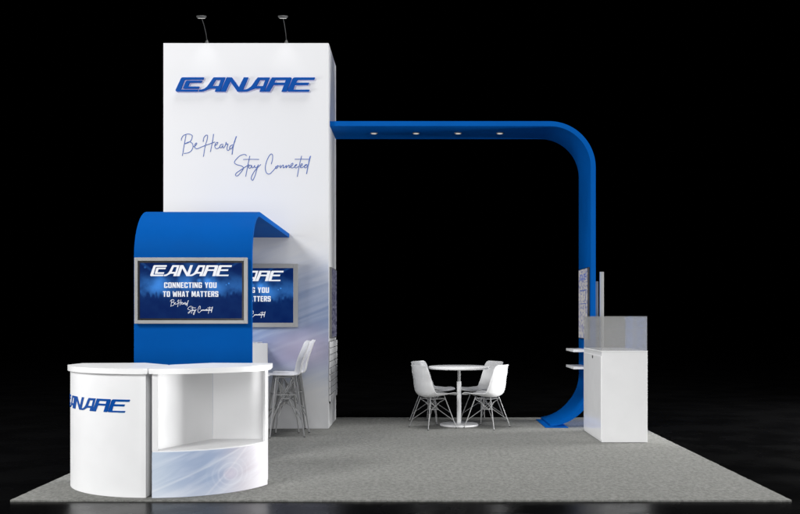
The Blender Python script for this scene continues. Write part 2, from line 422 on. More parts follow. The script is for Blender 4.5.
# heavy condensed capitals: polygons in a cell 0.56 wide, 1 high
def _r(x0, x1, y0, y1): return [(x0, y0), (x1, y0), (x1, y1), (x0, y1)]
W_, V_, H_ = .56, .20, .17
def _o(open_right=False, gap=(.36, .64)):
    c = .07
    left = [(c, 0), (W_-c, 0), (W_, c), (W_, gap[0]), (W_-V_, gap[0]), (W_-V_, H_), (V_, H_), (V_, 1-H_), (W_-V_, 1-H_), (W_-V_, gap[1]), (W_, gap[1]), (W_, 1-c), (W_-c, 1), (c, 1), (0, 1-c), (0, c)]
    return left
GLY = {
 'C': [_o()],
 'G': [[(.07, 0), (W_-.07, 0), (W_, .07), (W_, .52), (.28, .52), (.28, .38), (W_-V_, .38), (W_-V_, H_), (V_, H_), (V_, 1-H_), (W_-V_, 1-H_), (W_-V_, .66), (W_, .66), (W_, .93), (W_-.07, 1), (.07, 1), (0, .93), (0, .07)]],
 'O': [[(.07, 0), (W_-.07, 0), (W_, .07), (W_, .93), (W_-.07, 1), (.07, 1), (0, .93), (0, .07)], _r(V_, W_-V_, H_, 1-H_)],
 'N': [[(0, 0), (.18, 0), (.18, .52), (W_-.19, 0), (W_, 0), (W_, 1), (W_-.18, 1), (W_-.18, .48), (.19, 1), (0, 1)]],
 'E': [[(0, 0), (.48, 0), (.48, H_), (V_, H_), (V_, .42), (.44, .42), (.44, .58), (V_, .58), (V_, 1-H_), (.48, 1-H_), (.48, 1), (0, 1)]],
 'T': [[(.17, 0), (.37, 0), (.37, 1-H_), (.54, 1-H_), (.54, 1), (0, 1), (0, 1-H_), (.17, 1-H_)]],
 'I': [_r(0, .2, 0, 1)],
 'Y': [[(.18, 0), (.38, 0), (.38, .40), (W_, 1), (W_-.2, 1), (.28, .62), (.2, 1), (0, 1), (.18, .40)]],
 'U': [[(.07, 0), (W_-.07, 0), (W_, .07), (W_, 1), (W_-V_, 1), (W_-V_, H_), (V_, H_), (V_, 1), (0, 1), (0, .07)]],
 'W': [[(.10, 0), (.31, 0), (.40, .5), (.49, 0), (.70, 0), (.80, 1), (.62, 1), (.57, .35), (.48, .85), (.32, .85), (.23, .35), (.18, 1), (0, 1)]],
 'H': [[(0, 0), (V_, 0), (V_, .42), (W_-V_, .42), (W_-V_, 0), (W_, 0), (W_, 1), (W_-V_, 1), (W_-V_, .58), (V_, .58), (V_, 1), (0, 1)]],
 'A': [[(0, 0), (.18, 0), (.205, .2), (.375, .2), (.40, 0), (.58, 0), (.42, 1), (.16, 1)], [(.225, .36), (.355, .36), (.29, .80)]],
 'M': [[(0, 0), (.18, 0), (.18, .6), (.30, .1), (.42, .1), (.54, .6), (.54, 0), (.72, 0), (.72, 1), (.48, 1), (.36, .5), (.24, 1), (0, 1)]],
 'R': [[(0, 0), (V_, 0), (V_, .40), (.26, .40), (.36, 0), (W_, 0), (.46, .46), (W_, .54), (W_, .93), (W_-.07, 1), (0, 1)], _r(V_, W_-V_, .56, 1-H_)],
 'S': [[(.07, 0), (W_-.07, 0), (W_, .07), (W_, .52), (W_-.07, .59), (V_, .62), (V_, 1-H_), (W_-V_, 1-H_), (W_-V_, .70), (W_, .70), (W_, .93), (W_-.07, 1), (.07, 1), (0, .93), (0, .50), (.07, .44), (W_-V_, .40), (W_-V_, H_), (V_, H_), (V_, .30), (0, .30), (0, .07)]],
}
def block_bm(txt, height, width):
    words = [[]]; x = 0
    for ch in txt:
        if ch == ' ': x += .36; words.append([]); continue
        g = GLY[ch]; wd = max(p[0] for p in g[0])
        for lp in g: words[-1].append([(x+p[0], p[1]) for p in lp])
        x += wd+.10
    tot = x-.10; out = []
    for loops in words:
        me = curve_mesh([[(px/tot*width, py*height) for px, py in lp] for lp in loops], 0)
        bm = bmesh.new(); bm.from_mesh(me); bpy.data.meshes.remove(me); out.append(bm)
    return out

# handwriting strokes, in drawing pixels
def h6(p): return [(175+x/11.43, 125+y/11.43) for x, y in p]
def h7(p): return [(230+x/9.41, 145+y/9.41) for x, y in p]
HAND = [
 h6([(72, 178), (76, 150), (98, 120), (148, 102), (192, 116), (196, 145), (180, 180), (150, 202), (108, 216)]),
 h6([(112, 214), (165, 192), (200, 215), (205, 255), (185, 295), (150, 318), (100, 325)]),
 h6([(126, 112), (108, 210), (84, 352)]),
 h6([(212, 248), (238, 230), (250, 208), (236, 208), (224, 238), (232, 266), (258, 270), (300, 252), (350, 232), (400, 215), (456, 194)]),
 h6([(322, 192), (328, 150), (352, 118), (372, 122), (366, 170), (345, 240), (325, 362)]),
 h6([(441, 102), (428, 190), (404, 308)]),
 h6([(452, 238), (480, 220), (490, 200), (470, 203), (453, 238), (464, 266), (490, 268), (512, 250)]),
 h6([(552, 222), (528, 222), (512, 246), (526, 262), (548, 234), (546, 258), (562, 256), (580, 218), (584, 195), (588, 222), (606, 216), (594, 262), (600, 290), (618, 284), (630, 262)]),
 h6([(664, 226), (634, 238), (624, 268), (642, 272), (664, 238)]),
 h6([(702, 128), (680, 190), (662, 260), (652, 338)]), h6([(697, 132), (682, 195)]),
 h7([(156, 102), (138, 88), (92, 102), (42, 156), (58, 182), (104, 195), (126, 214), (112, 245), (74, 288), (52, 286), (58, 265), (100, 235), (145, 205), (178, 184)]),
 h7([(186, 102), (170, 180), (147, 297)]), h7([(124, 135), (200, 134), (273, 135)]),
 h7([(206, 192), (182, 192), (174, 212), (190, 218), (205, 196), (207, 214), (222, 210), (232, 192), (234, 212), (250, 210), (268, 186)]),
 h7([(266, 184), (252, 230), (234, 290), (214, 331), (200, 318), (206, 288), (236, 238), (290, 182)]),
 h7([(388, 180), (400, 135), (400, 95), (386, 84), (364, 110), (342, 160), (332, 215), (342, 260), (370, 273), (402, 245), (440, 200), (428, 208), (436, 222), (450, 206), (446, 192), (466, 203)]),
 h7([(474, 188), (474, 216), (490, 194), (504, 190), (500, 215), (518, 206), (530, 190), (528, 216), (545, 194), (558, 190), (556, 213), (574, 202), (592, 184), (589, 170), (574, 184), (570, 208), (588, 216), (610, 202), (630, 184), (615, 188), (608, 208), (624, 216), (642, 200)]),
 h7([(674, 102), (652, 190), (633, 298)]), h7([(610, 134), (680, 133), (750, 134)]),
 h7([(658, 206), (680, 188), (677, 174), (664, 188), (661, 211), (680, 212), (700, 198), (726, 184), (706, 188), (700, 211), (717, 212), (736, 184)]),
 h7([(758, 102), (736, 190), (720, 272)]), h7([(752, 108), (740, 160)]),
]
def catmull(p, k=4):
    out = []; n = len(p)
    for i in range(n-1):
        p0 = p[max(i-1, 0)]; p1 = p[i]; p2 = p[i+1]; p3 = p[min(i+2, n-1)]
        for j in range(k):
            t = j/k
            out.append(tuple(.5*(2*p1[c]+(p2[c]-p0[c])*t+(2*p0[c]-5*p1[c]+4*p2[c]-p3[c])*t*t+(3*p1[c]-p0[c]-3*p2[c]+p3[c])*t**3) for c in (0, 1)))
    out.append(p[-1]); return out

def hand_bm(scale, half):
    """local x right, y up; origin at drawing pixel (181,180)"""
    bm = bmesh.new()
    for k, st in enumerate(HAND):
        pts = [((x-181)*scale, (180-y)*scale, 0) for x, y in catmull(st)]
        th = half*(1.25 if k in (9, 21) else 1)
        polytube(bm, pts, th, 5)
    for v in bm.verts: v.co.z *= .3
    return bm

def face_front(bm, x, y, z, dz=0):
    """local (x,y,z out) -> wall facing -Y at world x,y,z"""
    for v in bm.verts: v.co = Vector((x+v.co.x, y-v.co.z, z+v.co.y))
    return bm

def quad_uv(bm, pts, mi=0):
    uvl = (bm.loops.layers.uv.get('UVMap') or bm.loops.layers.uv.new('UVMap'))
    vs = [bm.verts.new(p) for p in pts]; f = bm.faces.new(vs); f.material_index = mi
    for l, c in zip(f.loops, ((0, 0), (1, 0), (1, 1), (0, 1))): l[uvl].uv = c
    return f

# ------------------------------------------------------------------ setting
bm = bmesh.new(); box(bm, -70, 70, -20, 120, -.20, -.014)
fl = finish('floor', bm, FLOOR); fl['kind'] = 'structure'

bm = bmesh.new()
# carpet slab with slightly ragged edge
def edge(a, b, n):
    out = []
    for i in range(n):
        t = i/n; out.append((a[0]+(b[0]-a[0])*t+random.uniform(-.003, .003), a[1]+(b[1]-a[1])*t+random.uniform(-.003, .003)))
    return out
CX0, CX1, CY0, CY1 = -3.150, 2.946, 7.415, 13.50
pts = edge((CX0, CY0), (CX1, CY0), 240)+edge((CX1, CY0), (CX1, CY1), 120)+edge((CX1, CY1), (CX0, CY1), 120)+edge((CX0, CY1), (CX0, CY0), 120)
prism(bm, pts, -.0135, 0)
cp = finish('carpet', bm, CARPET); cp['label'] = 'square mottled grey carpet that the whole booth stands on'; cp['category'] = 'carpet'

# ------------------------------------------------------------------ tower
TX0, TX1, TY0, TY1, TZ = -3.2, -1.088, 12.13, 13.24, 4.925
tw = thing('display_tower', 'tall white tower wall with raised blue lettering and script over a pale blue print', 'tower', ((TX0+TX1)/2, TY0, 0))
def P(o, root):   # keep world coordinates while parenting
    o.parent = root; o.matrix_parent_inverse = Matrix.LocRotScale(root.location, root.rotation_euler, None).inverted(); return o
bm = bmesh.new(); box(bm, TX0+.002, TX1, TY0+.021, TY1, .002, TZ-.001, .003)
P(finish('tower_body', bm, WHITE), tw)
bm = bmesh.new(); w2 = (TX1-TX0)/2
box(bm, -w2, w2-.004, 0, .02, .002, TZ, .002)
o = finish('front_panel', bm, TOWERPRINT); o.location = ((TX0+TX1)/2, TY0, 0); P(o, tw)
lw = (315.3-176)*12.13/950
lets = logo_letters(lw, .012)
lx = (176-414)*12.13/950; lz = 1.43+(316.8-92.0)*12.13/950
merged = [merge([lets[0], lets[1]])]+lets[2:]
for b_ in merged:
    face_front(b_, lx, TY0-.022, lz)
    b_.normal_update()
    bmesh.ops.recalc_face_normals(b_, faces=b_.faces)
    for f in b_.faces: f.material_index = 1 if f.normal.y > .9 else 0
    P(finish('letter', b_, [LOGOBLUE, HALO]), tw)
hb = hand_bm(12.13/950, .0050); face_front(hb, (181-414)*12.13/950, TY0-.002, 1.43+(316.8-180)*12.13/950)
P(finish('script_lettering', hb, INK, smooth=True), tw)
# slatwall on the right side
bm = bmesh.new(); sz0, sz1 = .345, 1.115; n = 9; h = (sz1-sz0)/n
box(bm, TX1+.001, TX1+.007, TY0+.01, TY1-.02, sz0, sz1, 0, 1)
for i in range(n):
    box(bm, TX1+.007, TX1+.020, TY0+.008, TY1-.015, sz0+i*h+.005, sz0+(i+1)*h-.005, .002, 0)
P(finish('slatwall', bm, [WHITE, SLOTDARK]), tw)
bm = bmesh.new(); tube(bm, (TX1-.001, TY0+.05, .33), (TX1+.016, TY0+.05, .33), .014, n=12)
P(finish('lock', bm, BLACK), tw)

# dark screen on the side of the tower
bm = bmesh.new()
sc = thing('wall_screen', 'narrow dark screen seen edge-on above the slatted strip on the side of the tower', 'screen', (TX1, 12.6, 1.14))
box(bm, TX1+.001, TX1+.030, 12.22, 12.98, 1.15, 2.07, .004); P(finish('screen_frame', bm, DPOST), sc)
bm = bmesh.new(); quad_uv(bm, [(TX1+.0315, 12.235, 1.165), (TX1+.0315, 12.965, 1.165), (TX1+.0315, 12.965, 2.055), (TX1+.0315, 12.235, 2.055)])
P(finish('screen_panel', bm, SIDESCREEN), sc)

# two arm lamps on top
def arm_lamp(x, label):
    t = thing('arm_lamp', label, 'lamp', (x, 12.2, TZ), 0, 'arm lamps on top of the tower')
    bm = bmesh.new(); lathe(bm, [(0, .0), (.036, .0), (.034, .012), (.010, .06), (0, .062)], 20); finish('lamp_base', bm, DARKMETAL, t)
    bm = bmesh.new(); polytube(bm, [(0, 0, .055), (0, -.05, .12), (0, -.16, .19), (0, -.30, .245)], .0045, 8); finish('arm', bm, DARKMETAL, t, True)
    bm = bmesh.new(); lathe(bm, [(0, .272), (.058, .270), (.064, .264), (.056, .244), (.050, .240), (.046, .246), (0, .246)], 28, 0, -.32)
    hd = finish('lamp_head', bm, DARKMETAL, t); autosmooth(hd)
    bm = bmesh.new(); lathe(bm, [(0, .236), (.044, .238), (.045, .2455), (0, .2455)], 28, 0, -.32)
    finish('bulb', bm, LAMPGLOW, hd)
    M = Matrix.Translation((0, -.32, .255)) @ Matrix.Rotation(R(15), 4, 'X') @ Matrix.Translation((0, .32, -.255))
    hd.matrix_local = M
    return t
arm_lamp(-2.658, 'left one of the two small grey arm lamps on top of the tower')
arm_lamp(-1.6386, 'right one of the two small grey arm lamps on top of the tower')

# ------------------------------------------------------------------ blue arch
AY0, AY1 = 12.26, 13.16
def arch_profile():
    o, i = [], []
    XR = 2.345; ZT = 3.955; T = .062; RO = .60; RI = RO-T
    o.append((TX1+.003, ZT)); i.append((TX1+.003, ZT-T))
    for k in range(25):
        a = PI/2*(1-k/24); cx, cz = XR-RO, ZT-RO
        o.append((cx+RO*math.cos(a), cz+RO*math.sin(a))); i.append((cx+RI*math.cos(a), cz+RI*math.sin(a)))
    RB = .625; RIB = RB-T
    for k in range(25):
        a = -PI/2*k/24*.96; cx, cz = XR-RB, RB+.014
        o.append((cx+RB*math.cos(a), cz+RB*math.sin(a))); q = RIB+max(0, k-12)/12*.036; i.append((cx+q*math.cos(a), cz+q*math.sin(a)))
    return o, i
po, pi_ = arch_profile()
ar = thing('arch', 'blue band arch from the tower side down to a curled foot on the carpet', 'arch', (2.3, 12.7, 0))
bm = bmesh.new(); rows = []
for y in (AY0, AY1):
    rows.append(([bm.verts.new((p[0], y, p[1])) for p in po], [bm.verts.new((p[0], y, p[1])) for p in pi_]))
n = len(po)
for k in range(n-1):
    (o0, i0), (o1, i1) = rows
    bm.faces.new((o0[k], o0[k+1], o1[k+1], o1[k])); bm.faces.new((i0[k], i1[k], i1[k+1], i0[k+1]))
    bm.faces.new((o0[k], i0[k], i0[k+1], o0[k+1])); bm.faces.new((o1[k], o1[k+1], i1[k+1], i1[k]))
for k in (0, n-1):
    bm.faces.new((rows[0][0][k], rows[1][0][k], rows[1][1][k], rows[0][1][k]))
long_e = [e for e in bm.edges if abs(e.verts[0].co.y-e.verts[1].co.y) < 1e-6 and len(e.link_faces) == 2 and e.calc_face_angle(0) > R(60)]
bmesh.ops.bevel(bm, geom=long_e+[e for e in bm.edges if e.verts[0].co.z < .1 and e.verts[1].co.z < .1 and abs(e.verts[0].co.x-e.verts[1].co.x) < .03 and abs(e.verts[0].co.y-e.verts[1].co.y) > .5 and e.calc_face_angle(0) > R(60)], offset=.011, segments=4, affect='EDGES', profile=.5)
o = finish('band', bm, BLUEBAND); autosmooth(o, 30); P(o, ar)
bm = bmesh.new(); box(bm, 1.690, 1.985, 12.215, 13.19, .001, .010, .003); P(finish('base_plate', bm, BLUEBAND), ar)
for x in (-.536, .028, .590, 1.150):
    bm = bmesh.new(); lathe(bm, [(0, 3.8925), (.050, 3.8925), (.052, 3.886), (.046, 3.881), (.038, 3.881), (.038, 3.886), (0, 3.886)], 24, x, 12.72)
    d = P(finish('downlight', bm, GREYFRAME, smooth=False), ar)
    bm = bmesh.new(); lathe(bm, [(0, 3.8855), (.037, 3.8855), (.036, 3.8825), (0, 3.8805)], 20, x, 12.72)
    e = finish('light_lens', bm, DOWNGLOW); e.parent = d
    e.matrix_parent_inverse = Matrix.Identity(4)

# screen on the inner face of the arch leg
XI = 2.345-.062
t = thing('diagram_screen', 'upright cream screen with blue drawings mounted on the inner face of the arch leg', 'screen', (XI, 12.7, 1.13))
bm = bmesh.new(); box(bm, XI-.024, XI-.002, 12.33, 13.03, 1.135, 2.075, .003); P(finish('screen_frame', bm, BLACK), t)
bm = bmesh.new(); quad_uv(bm, [(XI-.0255, 13.02, 1.145), (XI-.0255, 12.36, 1.145), (XI-.0255, 12.36, 2.065), (XI-.0255, 13.02, 2.065)])
sp = P(finish('screen_panel', bm, POSTER), t)
INKE = emis('screen_blue_ink', (.09, .13, .36), .8)
bm = merge(logo_letters(.50, .0004))
for v in bm.verts: v.co = Vector((XI-.027, 12.94-v.co.x, 1.915+v.co.y*1.7))
box(bm, XI-.0275, XI-.0265, 12.42, 12.94, 1.775, 1.79); box(bm, XI-.0275, XI-.0265, 12.46, 12.90, 1.60, 1.61)
o = finish('screen_lettering', bm, INKE); o.parent = sp; o.matrix_parent_inverse = Matrix.Identity(4)

# shelves
for zc, lb in ((.985, 'upper of two short white shelves on the arch leg below the diagram screen'),
               (.761, 'lower of two short white shelves on the arch leg below the diagram screen')):
    bm = bmesh.new(); box(bm, -.203, -.0005, -.31, .30, -.016, .016, .002)
    s_ = finish('shelf', bm, TOPWHITE); s_.location = (XI, 12.70, zc); s_['label'] = lb; s_['category'] = 'shelf'; s_['group'] = 'white shelves on the arch leg'

# upright bars outside the arch leg
for x0, x1, zt, y, m, lb in ((2.408, 2.458, 2.012, 12.30, POST, 'pale grey upright bar behind the glass case, the taller of two'),
                             (2.372, 2.412, 1.895, 12.44, DPOST, 'dark grey upright bar between the arch leg and the taller bar')):
    t = thing('upright_bar', lb, 'post', ((x0+x1)/2, y, 0))
    bm = bmesh.new(); box(bm, x0, x1, y, y+.03, .012, zt, .003); P(finish('bar', bm, m), t)
    bm = bmesh.new(); box(bm, x0-.0, x1+.06, y-.02, y+.12, .001, .0118, .002); P(finish('foot', bm, m), t)

# ------------------------------------------------------------------ glass display cabinet
gx0, gx1, gy0, gy1, gz = 2.129, 2.655, 10.80, 11.92, 1.043
t = thing('display_cabinet', 'white cabinet with a clear grey glass case on top, before the arch leg', 'display case', ((gx0+gx1)/2, gy0, 0))
bm = bmesh.new(); box(bm, gx0+.006, gx1, gy0, gy1, .002, gz-.012, .003); P(finish('cabinet', bm, CASEWHITE), t)
bm = bmesh.new(); box(bm, gx0, gx1+.002, gy0-.003, gy1+.002, gz-.0115, gz, .002); P(finish('deck', bm, TOPWHITE), t)
bm = bmesh.new(); box(bm, gx0-.002, gx0+.005, gy0+.012, gy1-.012, .03, gz-.06, .002); dr = P(finish('door', bm, CASEWHITE), t)
bm = bmesh.new(); tube(bm, (gx0-.003, 11.30, .955), (gx0-.010, 11.30, .955), .018, n=14); o = finish('lock', bm, DARKMETAL); o.parent = dr
gt = 1.437; th = .006
for (a, b_, c, d, m) in ((gx0+.004, gx1-.004, gy0+.003, gy0+.003+th, REFLGREY), (gx0+.004, gx1-.004, gy1-.003-th, gy1-.003, REFLGREY),
                         (gx0+.004, gx0+.004+th, gy0+.012, gy1-.012, REFLGREY), (gx1-.004-th, gx1-.004, gy0+.012, gy1-.012, REFLBLUE)):
    bm = bmesh.new(); box(bm, a, b_, c, d, gz+.001, gt-th-.001); P(finish('glass_pane', bm, m), t)
bm = bmesh.new(); box(bm, gx0+.004, gx1-.004, gy0+.003, gy1-.003, gt-th, gt); P(finish('glass_top', bm, REFLGREY), t)

# ------------------------------------------------------------------ kiosk (curved blue panel)
KX0, KX1, KY = -2.747, -1.592, 9.32
ks = thing('blue_canopy', 'blue curved panel rising behind the counters and bending back as a canopy to the tower', 'canopy', ((KX0+KX1)/2, KY, 0))
T = .05; Rk = .50; ZT = 2.512
po = [(KY, .002)]; pi2 = [(KY+T, .002)]
for k in range(21):
    a = PI-PI/2*k/20
    po.append((KY+Rk+Rk*math.cos(a), ZT-Rk+Rk*math.sin(a))); pi2.append((KY+Rk+(Rk-T)*math.cos(a), ZT-Rk+(Rk-T)*math.sin(a)))
po.append((TY0-.004, ZT-.02)); pi2.append((TY0-.004, ZT-T-.02))
bm = bmesh.new(); rows = []
for x in (KX0, KX1): rows.append(([bm.verts.new((x, p[0], p[1])) for p in po], [bm.verts.new((x, p[0], p[1])) for p in pi2]))
n = len(po); (o0, i0), (o1, i1) = rows
for k in range(n-1):
    bm.faces.new((o0[k], o1[k], o1[k+1], o0[k+1])); bm.faces.new((i0[k], i0[k+1], i1[k+1], i1[k]))
    bm.faces.new((o0[k], o0[k+1], i0[k+1], i0[k])); bm.faces.new((o1[k], i1[k], i1[k+1], o1[k+1]))
for k in (0, n-1): bm.faces.new((o0[k], i0[k], i1[k], o1[k]))
long_e = [e for e in bm.edges if abs(e.verts[0].co.x-e.verts[1].co.x) < 1e-6 and len(e.link_faces) == 2 and e.calc_face_angle(0) > R(60)]
bmesh.ops.bevel(bm, geom=long_e, offset=.006, segments=2, affect='EDGES', profile=.5)
o = finish('canopy_panel', bm, BLUE); autosmooth(o, 30); P(o, ks)

# ------------------------------------------------------------------ monitors
def monitor(x0, x1, z0, z1, yf, wall, fr, bez, label):
    t = thing('monitor', label, 'monitor', ((x0+x1)/2, wall, z0), 0, 'monitors showing the blue concert picture')
    bm = bmesh.new(); d = wall-yf
    # frame ring
    def ring(a0, a1, c0, c1, w, ya, yb, bev, mi=0):
        box(bm, a0, a0+w, ya, yb, c0, c1, bev, mi); box(bm, a1-w, a1, ya, yb, c0, c1, bev, mi)
        box(bm, a0+w, a1-w, ya, yb, c0, c0+w, bev, mi); box(bm, a0+w, a1-w, ya, yb, c1-w, c1, bev, mi)
    ring(x0, x1, z0, z1, fr, yf, wall-.022, .0025)
    P(finish('monitor_frame', bm, GREYFRAME), t)
    bm = bmesh.new()
    if bez > 0:
        ring(x0+fr, x1-fr, z0+fr, z1-fr, bez, yf+.006, wall-.024, 0)
        P(finish('bezel', bm, BLACK), t); bm = bmesh.new()
    box(bm, x0+fr+.01, x1-fr-.01, yf+.016, wall-.0005, z0+fr+.01, z1-fr-.01)
    P(finish('back_box', bm, BLACK), t)
    a0, a1, c0, c1 = x0+fr+bez, x1-fr-bez, z0+fr+bez, z1-fr-bez
    bm = bmesh.new(); quad_uv(bm, [(a0, yf+.012, c0), (a1, yf+.012, c0), (a1, yf+.012, c1), (a0, yf+.012, c1)])
    sp = P(finish('screen_panel', bm, SCREENIMG), t)
    W, H = a1-a0, c1-c0; ys = yf+.0105
    def add(name, b_):
        o = finish(name, b_, SCRTEXT); o.parent = sp; o.matrix_parent_inverse = Matrix.Identity(4)
    L = merge(logo_letters(.80*W, .0002)); 
    for v in L.verts: v.co.y *= 1.32
    add('screen_logo', face_front(L, a0+.101*W, ys, c0+.762*H))
    b1 = block_bm('CONNECTING YOU', .100*H, .514*W); b2 = block_bm('TO WHAT MATTERS', .100*H, .542*W)
    for q in b1: add('screen_word', face_front(q, a0+.237*W, ys, c0+.549*H))
    for q in b2: add('screen_word', face_front(q, a0+.226*W, ys, c0+.389*H))
    hs = .416*W/130; hb = hand_bm(hs, hs*.62)
    add('screen_script', face_front(hb, a0+.298*W, ys, c0+.068*H))
    return t
s1 = 9.26/950
monitor((134.2-414)*s1, (247.2-414)*s1, 1.43+(316.8-323.7)*s1, 1.43+(316.8-257.5)*s1, 9.26, KY, .033, .019,
        'grey framed monitor hung on the front of the blue curved panel')
s2 = 12.07/950
monitor((190.9-414)*s2, (297.7-414)*s2, 1.43+(316.8-327.2)*s2, 1.43+(316.8-263.7)*s2, 12.07, TY0, .056, 0,
        'grey framed monitor on the tower wall, half hidden behind the blue curved panel')

# ------------------------------------------------------------------ front counters
CC = Vector((-2.09, 8.37)); RB = .882; ZB = .978; ZC = 1.021
def arc(r, a0, a1, n, sgn):
    return [(CC.x+sgn*r*math.sin(R(a0+(a1-a0)*k/n)), CC.y-r*math.cos(R(a0+(a1-a0)*k/n))) for k in range(n+1)]
def outline(r, gap, sgn, end=72, ov=0.0):
    # from the gap outward along the arc, flat side, back edge, V notch
    a0 = math.degrees(math.asin(gap/r))
    p = arc(r, a0, end, 36, sgn)
    ex = abs(p[-1][0]-CC.x)
    p.append((CC.x+sgn*((.828 if ov else .801)+ov), 8.39+ov)); p.append((CC.x+sgn*.30, 8.45+ov)); p.append((CC.x+sgn*gap, 8.11+ov*.5))
    return p
def top_for(root, sgn):
    bm = bmesh.new(); pts = outline(RB+.022, .006, sgn, 74, .012)
    prism(bm, pts if sgn > 0 else pts[::-1], ZB, ZC, .006)
    o = finish('countertop', bm, TOPWHITE); autosmooth(o, 25); P(o, root)

lc = thing('curved_counter', 'closed white curved counter with blue lettering wrapping round its left side', 'counter', (-2.5, 8.0, 0), 0, 'curved reception counters')
bm = bmesh.new(); pts = outline(RB, .024, -1); prism(bm, pts[::-1], .002, ZB-.001, .002)
o = finish('counter_body', bm, WHITE); autosmooth(o, 25); P(o, lc)
top_for(lc, -1)
# logo wrapped round
ang_end = 9.8; wlog = 1.03
lets = logo_letters(wlog, .0015)
for b_ in [merge([lets[0], lets[1]])]+lets[2:]:
    for xk in [i*.02 for i in range(1, 60)]:
        g = list(b_.verts)+list(b_.edges)+list(b_.faces)
        bmesh.ops.bisect_plane(b_, geom=g, plane_co=(xk, 0, 0), plane_no=(1, 0, 0))
    for v in b_.verts:
        s = wlog-v.co.x; a = R(ang_end)+s/RB; rr = RB+.002+v.co.z
        v.co = Vector((CC.x-rr*math.sin(a), CC.y-rr*math.cos(a), .672+v.co.y))
    P(finish('letter', b_, LOGOBLUE), lc)

rc = thing('curved_counter', 'open white curved counter with an empty display niche over a blue and pink printed base', 'counter', (-1.7, 8.0, 0), 0, 'curved reception counters')
top_for(rc, 1)
NZ = .36
out = outline(RB, .024, 1, 72)
arcp = out[:37]
# base block under the niche
bm = bmesh.new(); pts = outline(RB-.004, .025, 1, 71.9); prism(bm, pts, .002, NZ-.001); P(finish('counter_base', bm, WHITE), rc)
def curved_strip(bm, r0, r1, aa, ab, z0, z1, n=40):
    if not bm.loops.layers.uv: bm.loops.layers.uv.new('UVMap')
    g = []
    for k in range(n+1):
        a = aa+(ab-aa)*k/n; row = []
        for r in (r0, r1):
            for z in (z0, z1):
                row.append(bm.verts.new((CC.x+r*math.sin(R(a)), CC.y-r*math.cos(R(a)), z)))
        g.append((a, row))
    for (a, p), (b, q) in zip(g, g[1:]):
        for (i, j) in ((2, 3), (3, 1), (1, 0), (0, 2)):
            f = bm.faces.new((p[i], q[i], q[j], p[j]))
            for l in f.loops:
                aa_ = a if l.vert in p else b
                l[bm.loops.layers.uv.active].uv = (RB*R(aa_), l.vert.co.z)
    for _, p in (g[0], g[-1]): bm.faces.new((p[0], p[1], p[3], p[2]))
A0 = math.degrees(math.asin(.025/RB))
bm = bmesh.new(); curved_strip(bm, RB-.003, RB+.003, A0, 72, .002, NZ+.002)
o = finish('printed_panel', bm, COUNTERPRINT); autosmooth(o, 30); P(o, rc)
bm = bmesh.new()   # niche deck
pts = outline(RB-.002, .026, 1, 71.8); prism(bm, pts, NZ-.0005, NZ+.012, .002); P(finish('niche_shelf', bm, WHITE), rc)
# post at left, post at right, back walls
Z0, Z1 = NZ+.0125, ZB-.001
bm = bmesh.new(); curved_strip(bm, RB-.020, RB+.001, A0, A0+2.9, Z0, Z1, 6)
o = finish('front_post', bm, WHITE); autosmooth(o, 30); P(o, rc)
bm = bmesh.new(); curved_strip(bm, RB-.020, RB+.001, 69.6, 71.8, Z0, Z1, 6)
o = finish('front_post', bm, WHITE); autosmooth(o, 30); P(o, rc)
VB = (-1.744, 8.235)
def wall(pa, pb, th_, sgn=1):
    a = Vector(pa); b = Vector(pb); d = (b-a).normalized(); nn = Vector((-d.y, d.x))*th_*sgn
    return [tuple(a), tuple(b), tuple(b+nn), tuple(a+nn)]
bm = bmesh.new(); prism(bm, wall((CC.x+.028, 7.515), (CC.x+.028, 8.10), .016, -1), Z0, Z1); P(finish('side_panel', bm, WHITE), rc)
bm = bmesh.new(); prism(bm, wall((CC.x+.0445, 7.545), VB, .016, 1), Z0, Z1); P(finish('niche_wall', bm, WHITE), rc)
bm = bmesh.new(); prism(bm, wall((VB[0]+.001, VB[1]), (CC.x+.800, VB[1]), .016, 1), Z0, Z1); P(finish('niche_wall', bm, WHITE), rc)
bm = bmesh.new(); prism(bm, wall((CC.x+.838, 8.105), (CC.x+.803, 8.385), .016, 1), Z0, Z1); P(finish('side_panel', bm, WHITE), rc)
bm = bmesh.new(); curved_strip(bm, RB-.014, RB-.009, A0+3.0, 69.4, Z0, Z1, 40)
o = finish('curved_glass', bm, CLEAR); autosmooth(o, 30); P(o, rc)

# ------------------------------------------------------------------ bar counter behind the kiosk
t = thing('bar_table', 'white bar-height table behind the blue panel, beside the two stools', 'table', (-2.1, 11.4, 0))
bm = bmesh.new(); box(bm, -2.62, -1.745, 11.30, 11.345, .002, 1.115, .003); P(finish('end_panel', bm, WHITE), t)
bm = bmesh.new(); box(bm, -2.60, -1.93, 11.346, 12.10, 1.072, 1.112, .003); P(finish('table_top', bm, TOPWHITE), t)
bm = bmesh.new(); box(bm, -2.56, -2.52, 11.346, 12.08, .002, 1.071, .003); P(finish('side_panel', bm, WHITE), t)

